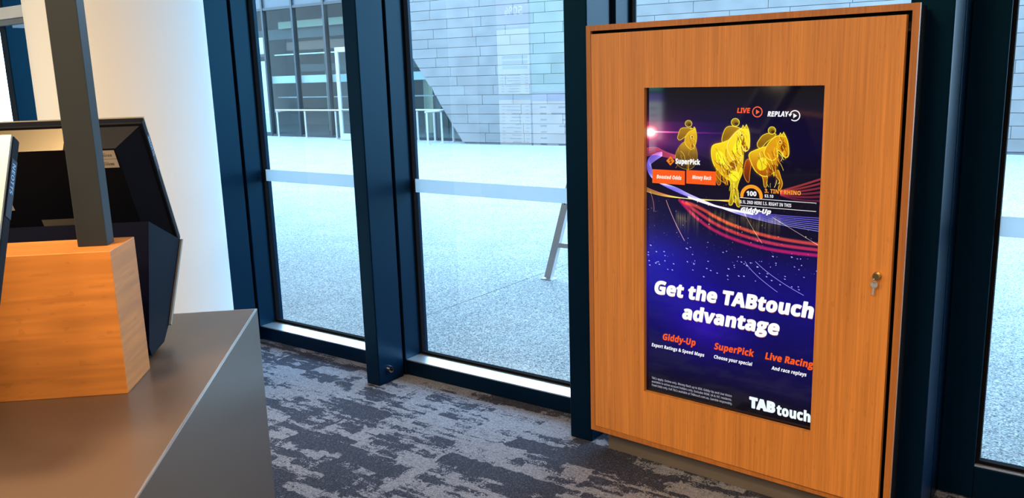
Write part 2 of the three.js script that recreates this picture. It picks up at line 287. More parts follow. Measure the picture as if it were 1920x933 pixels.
  { const s = new THREE.Shape(); s.absarc(0, 0.006, 0.007, 0, Math.PI * 2); const k = new THREE.ExtrudeGeometry(s, { depth: 0.004, bevelEnabled: false }); const k2 = bx(-0.0035, 0.0035, -0.012, 0.004, 0, 0.004); const both = mergeGeometries([k, k2.toNonIndexed()]); both.rotateX(Math.PI + 0.8); both.translate(sx * (W - 0.075), L - 0.032, -0.05); put('lock_slot', both, M.gasket, h); }
  { const p = new THREE.PlaneGeometry(0.1, 0.018); const e = stand ? 1 : -1; p.rotateZ(-Math.PI / 2); p.rotateY(e * Math.PI / 2); p.translate(e * (W + 0.0008), L - 0.09, -0.012); put('maker_mark', p, std({ map: sideText, roughness: 0.5 }), h); }
  return t;
}
terminal('black betting terminal seen from behind, behind the dark post', onC(-0.414, 1.0, 0.25), TH);
terminal('black betting terminal with silver bezel at the left edge, in front of wooden block', onC(-0.452, 1.0, 0.8), TH + Math.PI, true);

// ---------------------------------------------------------------- wooden display cabinet
const screenTex = canvasTex(1080, 1920, (c, W, H) => {
  const grad = (x0, y0, x1, y1, st) => { const g = c.createLinearGradient(x0, y0, x1, y1); st.forEach(([p, k]) => g.addColorStop(p, k)); return g; };
  const rad = (x, y, r, st) => { const g = c.createRadialGradient(x, y, 0, x, y, r); st.forEach(([p, k]) => g.addColorStop(p, k)); return g; };
  c.fillStyle = grad(0, 0, 0, H, [[0, '#050414'], [0.12, '#0b0730'], [0.2, '#190b3e'], [0.3, '#08041c'], [0.42, '#070526'], [0.52, '#0a0560'], [0.62, '#0b0478'], [0.75, '#08035a'], [0.9, '#050238'], [0.965, '#020114'], [1, '#000004']]); c.fillRect(0, 0, W, H);
  const glow = (x, y, r, st, sx = 1) => { c.save(); c.translate(x, y); c.scale(sx, 1); c.fillStyle = rad(0, 0, r, st); c.fillRect(-r, -r, 2 * r, 2 * r); c.restore(); };
  c.globalCompositeOperation = 'lighter';
  glow(40, 264, 330, [[0, 'rgba(255,110,60,.5)'], [0.25, 'rgba(190,50,50,.34)'], [0.6, 'rgba(110,14,60,.2)'], [1, 'rgba(50,0,50,0)']], 1.3);
  glow(500, 300, 420, [[0, 'rgba(70,14,90,.5)'], [1, 'rgba(40,0,80,0)']], 1.6);
  glow(420, 1420, 300, [[0, 'rgba(70,10,150,.5)'], [1, 'rgba(30,0,90,0)']], 1.4);
  glow(100, 1000, 500, [[0, 'rgba(40,50,140,.5)'], [1, 'rgba(20,20,90,0)']], 1);
  c.globalCompositeOperation = 'source-over';
  c.fillStyle = grad(0, 0, 0, 200, [[0, 'rgba(4,4,14,.96)'], [1, 'rgba(8,6,30,.35)']]); c.fillRect(0, 0, W, 200);
  c.fillStyle = grad(300, 0, 700, 0, [[0, 'rgba(8,4,40,0)'], [1, 'rgba(8,4,40,.8)']]); c.fillRect(300, 160, 780, 470); c.fillStyle = grad(0, 330, 0, 640, [[0, 'rgba(6,4,26,0)'], [0.4, 'rgba(6,4,26,.75)'], [0.8, 'rgba(6,4,26,.8)'], [1, 'rgba(6,4,26,0)']]); c.fillRect(0, 330, W, 310);
  c.globalCompositeOperation = 'lighter';
  c.fillStyle = grad(0, 0, 700, 0, [[0, 'rgba(255,200,190,.9)'], [0.4, 'rgba(200,60,110,.45)'], [1, 'rgba(80,20,120,0)']]); c.fillRect(0, 256, 760, 9);
  glow(40, 264, 44, [[0, 'rgba(255,255,255,1)'], [0.4, 'rgba(255,225,200,.9)'], [1, 'rgba(255,110,60,0)']], 1.3);
  glow(50, 262, 130, [[0, 'rgba(255,110,60,.45)'], [0.5, 'rgba(200,50,60,.2)'], [1, 'rgba(120,0,60,0)']], 1.2);
  c.globalCompositeOperation = 'source-over';
  const line = (pts, w, col) => { c.strokeStyle = col; c.lineWidth = w; c.lineCap = 'round'; c.lineJoin = 'round'; c.beginPath(); c.moveTo(...pts[0]); for (let i = 1; i < pts.length - 1; i++) { const m = i === pts.length - 2 ? pts[i + 1] : [(pts[i][0] + pts[i + 1][0]) / 2, (pts[i][1] + pts[i + 1][1]) / 2]; c.quadraticCurveTo(...pts[i], ...m); } c.stroke(); };
  // ribbons of light
  c.globalCompositeOperation = 'lighter';
  for (let i = 0; i < 6; i++) { line([[860, 566 + i * 5], [960, 535 + i * 17], [1085, 486 + i * 24]], 11, `rgba(${190 - i * 14},${62 - i * 7},${30},.75)`); }
  for (let i = 0; i < 3; i++) for (const lw of [24, 14]) line([[240 + i * 24, 662 + i * 6], [330 + i * 16, 750 - i * 30], [480 + i * 16, 836 - i * 36], [690, 888 - i * 38], [890, 908 - i * 34], [1085, 904 - i * 30]], lw, `rgba(${200 + i * 14},${24 + i * 26},${46 - i * 12},${lw > 20 ? 0.42 : 0.4})`);
  for (let i = 0; i < 7; i++) line([[120, 380 + i * 4], [40, 395 + i * 9], [10 + i * 6, 470], [45 + i * 4, 545 + i * 3], [150 + i * 8, 590 - i * 2], [300, 640 - i * 3], [440, 678 - i * 2], [560, 694 + i * 2], [720, 700 + i * 6], [880, 704 + i * 9], [1085, 700 + i * 12]], 4.2, `rgba(${130 + i * 6},${118 + i * 8},255,.78)`);
  line([[300, 640], [400, 668], [540, 692], [700, 708]], 12, 'rgba(255,250,255,.9)');
  for (let i = 0; i < 4; i++) line([[10, 600 + i * 8], [110, 632 + i * 5], [260, 650], [420, 654 - i * 3], [600, 634 + i * 5]], 4, `rgba(255,${150 + i * 18},40,.85)`);
  for (let i = 0; i < 6; i++) line([[0, 366 + i * 9], [70, 345 + i * 9], [140, 380 + i * 6], [210, 396 + i * 4]], 5, 'rgba(215,80,50,.65)');
  line([[40, 625], [70, 690], [66, 745]], 4, 'rgba(255,150,90,.6)'); line([[150, 670], [200, 790], [275, 905]], 4, 'rgba(255,190,120,.75)'); line([[640, 690], [690, 780], [760, 870]], 3, 'rgba(255,210,120,.6)'); line([[820, 720], [960, 790], [1080, 850]], 3, 'rgba(255,225,170,.7)');
  line([[661, 987], [700, 1050], [858, 1140]], 2.5, 'rgba(220,220,255,.75)'); line([[724, 980], [825, 1065], [1007, 1137]], 2.5, 'rgba(220,220,255,.75)');
  // yellow smoke reflections
  for (let i = 0; i < 34; i++) { const x = i < 10 ? 215 + i * 15 : 430 + (i - 10) * 18, y = 690 + 40 * hash(i, 1, 60), h = 100 + 90 * hash(i, 2, 60); c.fillStyle = grad(0, y, 0, y + h, [[0, 'rgba(200,180,30,0)'], [0.3, 'rgba(190,170,40,.30)'], [1, 'rgba(120,110,40,0)']]); c.fillRect(x, y, 8 + 14 * hash(i, 3, 60), h); }
  for (let i = 0; i < 240; i++) { const x = W * hash(i, 4, 60), y = 620 + 420 * hash(i, 5, 60), r = 0.8 + 2.4 * hash(i, 6, 60) ** 3; c.fillStyle = `rgba(255,${215 + 40 * hash(i, 7, 60)},${y > 900 ? 255 : 150},${0.4 + 0.6 * hash(i, 8, 60)})`; c.beginPath(); c.arc(x, y, r, 0, 7); c.fill(); }
  for (let i = 0; i < 60; i++) { c.fillStyle = 'rgba(215,220,255,.8)'; c.beginPath(); c.ellipse(W * hash(i, 9, 60), 930 + 190 * hash(i, 10, 60), 3.6 + 3 * hash(i, 12, 60), 2 + 1.5 * hash(i, 11, 60), 0.3, 0, 7); c.fill(); }
  c.globalCompositeOperation = 'source-over';
  // galloping horses and riders, drawn in glowing yellow outlines
  const A = {
    h2hind: [[467,475],[471,518],[484,560],[505,552],[500,510],[509,470]],
    h2hind2: [[516,476],[514,529],[539,560],[549,533],[537,475]],
    h2body: [[440,343],[457,323],[506,315],[568,288],[623,313],[638,370],[633,434],[624,480],[597,517],[573,525],[538,520],[496,486],[459,448],[441,395]],
    h2legA: [[537,449],[556,507],[566,559],[565,618],[552,662],[566,672],[582,657],[581,604],[584,538],[572,447]],
    h2legB: [[626,439],[610,491],[586,532],[580,578],[594,623],[601,672],[622,677],[628,657],[614,622],[602,577],[611,530],[637,471]],
    h2neck: [[528,341],[554,288],[588,250],[621,227],[645,227],[647,209],[658,227],[668,249],[672,287],[672,312],[671,344],[650,361],[632,348],[626,319],[613,313],[621,364],[626,415],[585,430]],
    h2rider: [[563,218],[532,223],[515,250],[502,299],[512,317],[534,309],[554,288],[581,262],[605,246],[618,230],[594,224]],
    h3hind: [[646,432],[638,484],[659,528],[676,533],[675,482],[680,430]],
    h3body: [[662,369],[711,346],[756,329],[801,322],[835,358],[840,408],[831,452],[797,486],[755,495],[708,467],[683,420]],
    h3legA: [[731,473],[755,497],[762,551],[776,557],[780,503],[783,471]],
    h3legB: [[810,476],[843,500],[854,524],[841,560],[856,563],[870,526],[855,493],[841,443]],
    h3neck: [[751,373],[769,322],[794,291],[828,265],[857,266],[864,247],[876,268],[891,301],[899,363],[889,385],[867,380],[850,353],[834,340],[834,383],[804,409]],
    h3rider: [[777,252],[743,267],[726,292],[713,314],[723,337],[744,336],[769,301],[819,272],[824,254]],
    h1body: [[268,307],[225,355],[208,396],[215,450],[262,477],[322,474],[351,425],[354,378],[334,319]],
    h1neck: [[268,320],[275,280],[304,249],[330,246],[335,226],[342,252],[349,282],[343,326],[320,362],[298,354]],
    h1rider: [[274,232],[241,237],[231,267],[221,295],[236,309],[260,295],[297,266],[341,260],[337,238]],
    h1head: [294,209,22,19],
    h2head: [584,198,24,22],
    h3head: [798,239,21,20]
  };
  const blob = (pts, top, bottom, edge, lw, blur) => {
    const ys = pts.map((p) => p[1]), y0 = Math.min(...ys), y1 = Math.max(...ys);
    c.beginPath(); const n = pts.length, mid = (a, b) => [(a[0] + b[0]) / 2, (a[1] + b[1]) / 2]; c.moveTo(...mid(pts[n - 1], pts[0]));
    for (let i = 0; i < n; i++) c.quadraticCurveTo(...pts[i], ...mid(pts[i], pts[(i + 1) % n])); c.closePath();
    c.shadowColor = 'rgba(255,180,20,.8)'; c.shadowBlur = blur; c.fillStyle = grad(0, y0, 0, y1, [[0, top], [1, bottom]]); c.fill(); c.shadowBlur = 0; c.strokeStyle = edge; c.lineWidth = lw; c.stroke();
  };
  const strokes = (box, count, key, cols) => { // wandering contour lines inside a box, following the muscles
    for (let i = 0; i < count; i++) { const x = box[0] + (box[2] - box[0]) * hash(i, key, 61), y = box[1] + (box[3] - box[1]) * hash(i, key, 62), a = box[4] + (hash(i, key, 63) - 0.5) * 1.1, l = box[5] * (0.5 + hash(i, key, 64)), q = (hash(i, key, 65) - 0.5) * l * 0.7, col = cols[Math.floor(hash(i, key, 66) * cols.length)];
      line([[x, y], [x + Math.cos(a) * l / 2 - Math.sin(a) * q, y + Math.sin(a) * l / 2 + Math.cos(a) * q], [x + Math.cos(a) * l, y + Math.sin(a) * l]], 1.6 + 2 * hash(i, key, 67), col); }
  };
  const face = (e, l, cols) => { c.fillStyle = '#3a1c02'; c.beginPath(); c.ellipse(e[0], e[1], 4.5, 3.6, 0.5, 0, 7); c.fill(); c.strokeStyle = '#fff7a0'; c.lineWidth = 2; c.beginPath(); c.ellipse(e[0], e[1], 8, 7, 0.5, 0, 7); c.stroke(); c.fillStyle = '#7a3a04'; c.beginPath(); c.ellipse(l[0], l[1], 4, 5.5, 0.3, 0, 7); c.fill(); };
  const rider = (h, body, k) => { blob(body, '#b08416', '#7c5208', '#ffe834', 3.5, 14); c.fillStyle = '#8a6a18'; c.strokeStyle = '#fff04a'; c.lineWidth = 4; c.beginPath(); c.ellipse(h[0], h[1], h[2], h[3], 0, 0, 7); c.fill(); c.stroke(); c.fillStyle = '#4a3208'; c.beginPath(); c.ellipse(h[0] + h[2] * 0.25, h[1] + h[3] * 0.35, h[2] * 0.5, h[3] * 0.4, 0, 0, 7); c.fill(); c.strokeStyle = '#d8b438'; c.lineWidth = 2; c.beginPath(); c.ellipse(h[0], h[1], h[2] * 0.7, h[3] * 0.66, 0, 3.3, 6.1); c.stroke(); };
  const ear = (a, b, d) => { c.beginPath(); c.moveTo(...a); c.lineTo(...b); c.lineTo(...d); c.closePath(); c.fillStyle = '#e0a814'; c.fill(); c.strokeStyle = '#fff23a'; c.lineWidth = 3; c.stroke(); };
  const Y = ['#fff68a', '#ffee3a', '#8a4a04', '#c87a08', '#6a3402', '#ffd820'];
  // far horse, dim
  c.globalAlpha = 0.85; rider(A.h1head, A.h1rider, 1); blob(A.h1body, '#d8b018', 'rgba(60,40,10,.2)', 'rgba(240,215,60,.7)', 3, 12); blob(A.h1neck, '#fbd424', '#c88a10', '#fff04a', 3.5, 12); strokes([225, 330, 330, 440, 1.5, 50], 16, 1, ['#ffe24a', '#6a4206', '#c8901a']); strokes([300, 260, 330, 330, 1.4, 36], 9, 2, Y); face([318, 285], [318, 338]); for (const [a, b, d] of [[[323, 238], [331, 226], [338, 244]], [[305, 240], [309, 230], [318, 240]]]) { ear(a, b, d); } c.globalAlpha = 1;
  // right horse
  blob([...A.h3hind.slice(0, 5), [690, 400], [655, 400]], '#a8400a', '#5a2404', '#ff8a20', 3, 8); blob(A.h3legA, '#c87a0c', '#7a3c04', '#ffe030', 3, 8); blob(A.h3legB, '#d88a0c', '#8a4404', '#ffe030', 3, 8);
  rider(A.h3head, A.h3rider, 3); blob(A.h3body, '#ffd91c', '#a84c06', '#fff23a', 4.5, 20); blob(A.h3neck, '#e6a814', '#e0900a', '#fff23a', 4, 14);
  c.fillStyle = 'rgba(120,40,2,.75)'; for (const [x, y, rx, ry, a] of [[812, 446, 26, 20, -0.4], [790, 480, 16, 12, 0.2], [842, 400, 9, 26, 0.1], [862, 330, 12, 18, 0]]) { c.beginPath(); c.ellipse(x, y, rx, ry, a, 0, 7); c.fill(); }
  c.fillStyle = 'rgba(255,240,30,.85)'; c.beginPath(); c.ellipse(748, 424, 30, 38, 0.4, 0, 7); c.fill();
  strokes([715, 350, 840, 470, 1.1, 60], 26, 4, Y); strokes([800, 270, 870, 370, 1.2, 40], 20, 5, Y); face([846, 300], [884, 372]); ear([853, 268], [864, 246], [876, 272]); ear([838, 268], [846, 250], [858, 268]); strokes([760, 500, 850, 540, 1.5, 30], 8, 6, Y);
  // leading horse
  blob(A.h2hind, '#c87410', '#7a3604', '#ff9a20', 3, 8); blob(A.h2hind2, '#9a3c08', '#5a2404', '#e06a18', 3, 8);
  rider(A.h2head, A.h2rider, 5); blob(A.h2body, '#ffe61c', '#e0a00c', '#fff53a', 4.5, 24); blob(A.h2legB, '#ffe01c', '#9a7a10', '#fff23a', 3.5, 10); blob(A.h2legA, '#ffe820', '#9a7a10', '#fff23a', 3.5, 10); blob(A.h2neck, '#fff02a', '#f5c818', '#fff77a', 4, 16);
  c.fillStyle = 'rgba(130,60,2,.8)'; for (const [x, y, rx, ry, a] of [[575, 440, 22, 34, 0.7], [545, 480, 14, 16, 0], [632, 300, 8, 30, 0.15], [650, 338, 10, 12, 0]]) { c.beginPath(); c.ellipse(x, y, rx, ry, a, 0, 7); c.fill(); }
  c.fillStyle = 'rgba(255,248,40,.9)'; for (const [x, y, rx, ry, a] of [[500, 400, 26, 44, -0.5], [590, 500, 26, 30, 0.2], [598, 330, 18, 44, 0.5]]) { c.beginPath(); c.ellipse(x, y, rx, ry, a, 0, 7); c.fill(); }
  strokes([450, 340, 610, 500, 1.0, 70], 40, 7, Y); strokes([585, 240, 655, 340, 1.3, 50], 26, 8, Y); face([624, 268], [658, 346]); ear([640, 232], [650, 208], [664, 236]); ear([622, 234], [630, 212], [644, 232]); strokes([560, 540, 610, 640, 1.5, 40], 12, 9, Y);
  // dark lower right of the horses so that the read-out stands clear
  const txt = (s, x, y, x2, size, col, o = {}) => { // fits the words between x and x2 on baseline y, slanted
    c.save(); c.font = `${o.weight ?? 'bold'} ${size}px ${o.font ?? 'sans-serif'}`; const w = c.measureText(s).width; c.translate(x, y); c.transform((x2 - x) / w, 0, -(o.slant ?? 0.16), 1, 0, 0);
    if (o.under) { c.fillStyle = o.under; c.fillText(s, size * 0.03, size * 0.07); c.strokeStyle = o.under; c.lineWidth = size * 0.05; c.strokeText(s, size * 0.02, size * 0.04); }
    if (o.heavy) { c.strokeStyle = col; c.lineWidth = size * o.heavy; c.lineJoin = 'round'; c.strokeText(s, 0, 0); }
    c.fillStyle = col; c.fillText(s, 0, 0); c.restore();
  };
  txt('LIVE', 590, 145, 668, 38, '#ff5a28', { heavy: 0.05 });
  c.lineWidth = 6; c.strokeStyle = '#ff6a3c'; c.beginPath(); c.arc(712, 139, 27, 0, 7); c.stroke(); c.fillStyle = '#ff6a3c'; c.beginPath(); c.moveTo(704, 125); c.lineTo(726, 139); c.lineTo(704, 153); c.fill();
  txt('REPLAY', 768, 163, 884, 38, '#ffffff', { heavy: 0.05 });
  c.lineWidth = 6; c.strokeStyle = '#fff'; c.beginPath(); c.arc(922, 158, 27, -2.7, 2.2); c.stroke(); c.fillStyle = '#fff'; c.beginPath(); c.moveTo(886, 150); c.lineTo(908, 146); c.lineTo(896, 164); c.fill(); c.beginPath(); c.moveTo(914, 145); c.lineTo(935, 158); c.lineTo(914, 172); c.fill();
  c.save(); c.translate(177, 431); c.rotate(Math.PI / 4); c.fillStyle = '#f0801e'; c.fillRect(-20, -20, 40, 40); c.restore(); txt('S', 168, 444, 187, 34, '#3a2008', { slant: 0 });
  txt('SuperPick', 210, 445, 370, 40, '#ffffff', { slant: 0.02, heavy: 0.07 });
  c.fillStyle = '#ff5d1a'; c.fillRect(54, 486, 220, 84); c.fillRect(283, 480, 189, 80);
  txt('Boosted Odds', 82, 540, 250, 30, '#fff3e8', { heavy: 0.03 }); txt('Money Back', 320, 530, 442, 30, '#fff3e8', { heavy: 0.03 });
  c.fillStyle = 'rgba(12,6,20,.55)'; c.fillRect(622, 612, 436, 62);
  c.strokeStyle = '#ff9e22'; c.lineWidth = 20; c.beginPath(); c.arc(690, 610, 57, Math.PI, 2 * Math.PI); c.stroke(); c.fillStyle = 'rgba(12,6,20,.8)'; c.beginPath(); c.arc(690, 610, 46, Math.PI, 2 * Math.PI); c.fill();
  txt('100', 659, 606, 720, 36, '#ffffff', { slant: 0, heavy: 0.04 });
  txt('3. TINY RHINO', 766, 583, 972, 30, '#ffa028', { slant: 0, heavy: 0.03 }); txt('$3.10', 766, 609, 818, 24, '#ffffff', { slant: 0 });
  c.fillStyle = '#fff'; c.fillRect(621, 619, 436, 3); c.fillRect(621, 664, 436, 3);
  txt('0.1L 2ND HERE I.S. RIGHT IN THIS', 622, 653, 921, 26, '#ffffff', { slant: 0 });
  txt('Giddy-Up', 624, 700, 804, 34, '#ffffff', { heavy: 0.09, slant: 0.3 });
  txt('Get the TABtouch', 64, 1259, 1066, 112, '#ffffff', { under: '#8c4630', heavy: 0.075, slant: 0.14 });
  txt('advantage', 262, 1390, 874, 112, '#ffffff', { under: '#8c4630', heavy: 0.075, slant: 0.14 });
  txt('Giddy-Up', 126, 1551, 356, 56, '#ff5a14', { heavy: 0.05 }); txt('SuperPick', 478, 1547, 726, 56, '#ff5a14', { heavy: 0.05 }); txt('Live Racing', 794, 1546, 1074, 56, '#ff5a14', { heavy: 0.05 });
  txt('Expert Ratings & Speed Maps', 50, 1609, 415, 30, '#ffffff', { heavy: 0.02 }); txt('Choose your special', 477, 1605, 720, 30, '#ffffff', { heavy: 0.02 }); txt('And race replays', 838, 1602, 1040, 30, '#ffffff', { heavy: 0.02 });
  txt('T&Cs apply. Online only. Money Back up to $50. Giddy-Up and Live Vision', 53, 1826, 600, 19, '#d8d8e6', { slant: 0, weight: 'normal' });
  txt('available to active account holders only. Excludes NSW, SA & VIC residents.', 53, 1850, 601, 19, '#d8d8e6', { slant: 0, weight: 'normal' });
  txt('Fixed Odds only. Full T&Cs available at TABtouch.com.au. Gamble responsibly.', 53, 1874, 604, 19, '#d8d8e6', { slant: 0, weight: 'normal' });
  txt('TAB', 712, 1860, 868, 84, '#f2fbff', { slant: 0, heavy: 0.12 }); txt('touch', 876, 1866, 1076, 82, '#f2fbff', { slant: 0, heavy: 0.07 });
  c.fillStyle = '#010103'; c.fillRect(0, 0, 16, H);
});
{
  const t = thing('display_cabinet', 'oak veneer wall cabinet with lit portrait advertising screen', 'cabinet', [-1.5265, 0, -2.935], -THREE.MathUtils.degToRad(3.875));
  const x0 = -0.2636, x1 = 0.9537, y0 = 0.094, y1 = 1.764, r = 0.021, dep = 0.118;
  put('rim', boxUV(prism(rect(x0, x1, y0, y1), 0.012, [rect(x0 + r, x1 - r, y0 + r, y1 - r)]).translate(0, 0, -0.012)), M.woodRim, t);
  put('carcass', prism(rect(x0 + 0.012, x1 - 0.012, y0 + 0.004, y1 - 0.004), dep - 0.0125, [rect(x0 + r, x1 - r, y0 + r, y1 - r)]).translate(0, 0, -dep), M.gasket, t);
  put('back_panel', bx(x0 + r, x1 - r, y0 + r, y1 - r, -dep, -dep + 0.01), M.black, t);
  put('plinth', bx(x0 + 0.05, x1 - 0.02, 0, y0, -dep, -0.058), M.plinth, t);
  const hx = x0 + r + 0.002, dr = put('door', boxUV(prism(rect(0, x1 - r - 0.013 - hx, y0 + r + 0.002, y1 - r - 0.012), 0.019, [rect(-hx, 0.68 - hx, 0.3257, 1.5247)]).translate(0, 0, -0.019)), M.wood, t);
  dr.position.x = hx; dr.rotation.y = -THREE.MathUtils.degToRad(0.55);
  const lockX = 0.878 - hx, lockY = 0.918;
  const lg = mergeGeometries([new THREE.CylinderGeometry(0.0135, 0.0145, 0.006, 32), new THREE.CylinderGeometry(0.0105, 0.0105, 0.016, 32).translate(0, 0.008, 0)]); lg.rotateX(Math.PI / 2); lg.translate(lockX, lockY, 0.003);
  const lock = put('lock', lg, M.brass, dr); tag(lock, 'brass cam lock');
  const ring = new THREE.TorusGeometry(0.006, 0.0012, 8, 24).rotateY(0.5).translate(lockX - 0.003, lockY - 0.014, 0.018); put('key_ring', ring, M.chrome, dr);
  const ks = new THREE.Shape(); ks.absarc(0, 0, 0.011, 0, Math.PI * 2); const kh = new THREE.Path(); kh.absarc(0, 0.006, 0.0025, 0, Math.PI * 2); ks.holes.push(kh);
  const kg = mergeGeometries([new THREE.ExtrudeGeometry(ks, { depth: 0.002, bevelEnabled: false }), bx(-0.0032, 0.0032, -0.034, -0.008, 0, 0.002).toNonIndexed()]); kg.rotateZ(-0.08); kg.translate(lockX - 0.005, lockY - 0.028, 0.012);
  put('key', kg, M.steel, dr);
  // screen behind the opening
  put('screen_surround', bx(-0.05, 0.73, 0.28, 1.57, -0.04, -0.0165), M.black, t);
  const sg = new THREE.PlaneGeometry(0.6835, 1.2053); sg.translate(-0.009 + 0.6835 / 2, 0.319 + 1.2053 / 2, -0.0155);
  put('screen', sg, phy({ color: rgb(0.004, 0.004, 0.005), roughness: 0.05, emissive: 0xffffff, emissiveMap: screenTex, emissiveIntensity: 1.0, specularIntensity: 1 }), t);
}

// ---------------------------------------------------------------- odds screens on the wall behind the viewer (mirrored in the windows)
function board(name, label, x0, x1, y0, y1, draw) {
  const t = thing(name, label, 'screen', [(x0 + x1) / 2, y0, ZB], 0), w = x1 - x0, h = y1 - y0;
  put('housing', bx(-w / 2, w / 2, 0, h, -0.06, -0.002), M.black, t);
  const tex = canvasTex(512, Math.round(512 * h / w), draw), g = new THREE.PlaneGeometry(w - 0.02, h - 0.02); g.rotateY(Math.PI); g.translate(0, h / 2, -0.0615);
  put('screen', g, std({ color: rgb(0.01, 0.01, 0.01), roughness: 0.2, emissive: 0xffffff, emissiveMap: tex, emissiveIntensity: 5 }), t);
}
const rows = (c, w, h, y0, dy) => { c.fillStyle = '#46586a'; for (let y = y0; y < h - 10; y += dy) { c.fillRect(w * 0.06, y, w * 0.09, 8); c.fillRect(w * 0.3, y, w * (0.2 + 0.3 * hash(y | 0, 1, 70)), 9); c.fillRect(w * 0.82, y, w * 0.08, 8); } };
board('odds_screen', 'purple screen reading 50% on the back wall', -7.36, -6.8, 2.18, 2.76, (c, w, h) => { c.fillStyle = '#8f86e8'; c.fillRect(0, 0, w, h); c.fillStyle = '#ffffff'; c.font = 'bold 150px sans-serif'; c.textAlign = 'center'; c.fillText('50%', w * 0.45, h * 0.72); });
board('odds_screen', 'white text screen below the purple screen', -7.36, -6.8, 1.28, 2.17, (c, w, h) => { c.fillStyle = '#dff6fb'; c.fillRect(0, 0, w, h); c.fillStyle = '#7fb6c8'; for (const y of [0.4, 0.48, 0.56]) c.fillRect(w * 0.06, h * y, w * 0.8, h * 0.05); rows(c, w, h, h * 0.7, 34); });
board('odds_screen', 'pale green screen beside the purple screen', -6.79, -5.5, 1.31, 2.76, (c, w, h) => { c.fillStyle = '#5fc0b0'; c.fillRect(0, 0, w, h); });
board('odds_screen', 'odds table screen with tan header row', -7.36, -6.8, 0.58, 1.27, (c, w, h) => { c.fillStyle = '#e6f4fb'; c.fillRect(0, 0, w, h); c.fillStyle = '#3a5f86'; c.fillRect(0, 0, w, h * 0.07); c.fillStyle = '#d8c890'; c.fillRect(0, h * 0.07, w * 0.6, h * 0.07); rows(c, w, h, h * 0.2, 46); });
board('odds_screen', 'wide odds table screen with purple header row', -6.79, -5.5, 0.58, 1.3, (c, w, h) => { c.fillStyle = '#e6f4fb'; c.fillRect(0, 0, w, h); c.fillStyle = '#8a7fe0'; c.fillRect(0, 0, w, h * 0.14); rows(c, w, h, h * 0.24, 34); });

// ---------------------------------------------------------------- outdoors
{ // paving slabs with joints
  const t = thing('pavement', 'pale exposed aggregate concrete paving outside the windows', 'pavement', [0, 0, ZG - 0.06], 0, null, 'structure');
  put('bedding', bx(-34, 16, -0.3, -0.012, -22, 0), M.joint, t);
  for (let k = -7; k < 4; k++) { const xa = -3.81 + k * 4.4, xb = xa + 4.4; put('slab', boxUV(bx(xa + 0.004, xb - 0.004, -0.1, 0, -13.6, -0.01)), M.paving, t); put('slab', boxUV(bx(xa + 0.004, xb - 0.004, -0.1, 0, -22, -13.608)), M.paving, t); }
}
{ // canopy over the paving along our own building
  const t = thing('canopy', 'flat canopy projecting over the paving above the windows', 'canopy', [0, 3.5, ZG - 0.3], 0, null, 'structure');
  put('soffit', bx(XL - 4, XR + 4, 0, 0.2, -2.6, -0.001), M.render, t);
}
{ // slanted cladding wall
  const ang = Math.atan2(0.087, 1), t = thing('cladding_wall', 'blue grey panelled building with slanted end opposite the windows', 'building', [-12.6, 0, -15.35], ang), HT = 4.25, RH = 0.212, SL = -0.683, S1 = 17;
  put('backing', prism([[0.02, 0], [S1, 0], [S1, HT], [SL * HT + 0.02, HT]], 0.7).translate(0, 0, -0.722), M.claddingBack, t);
  const rest = [];
  for (let r = 0; r * RH + 0.05 < HT; r++) {
    const ya = 0.05 + r * RH, yb = Math.min(HT, ya + RH - 0.009), sA = SL * ya, sB = SL * yb; let s = sB - 1.2 * hash(r, 1, 80), first = true;
    while (s < S1) {
      const len = 0.75 + 0.75 * hash(r, Math.round(s * 10), 81), e = Math.min(S1, s + len);
      if (e > sA + 0.15) {
        const l0 = Math.max(s, sA), l1 = Math.max(s, sB), z = 0.004 * hash(r, Math.round(s * 7), 82);
        const g = prism(first || l0 > s || l1 > s ? [[l0, ya], [e - 0.009, ya], [e - 0.009, yb], [l1, yb]] : rect(s, e - 0.009, ya, yb), 0.02); g.translate(0, 0, -0.02 + z);
        first = false;
        if (ya < 3.2) put('panel', boxUV(g), cladMats[Math.floor(4 * hash(r, Math.round(s * 5), 83))], t); else rest.push(boxUV(g));
      }
      s = e;
    }
  }
  const u = put('upper_panels', mergeGeometries(rest), cladMats[1], t); u.userData.kind = 'stuff';
}
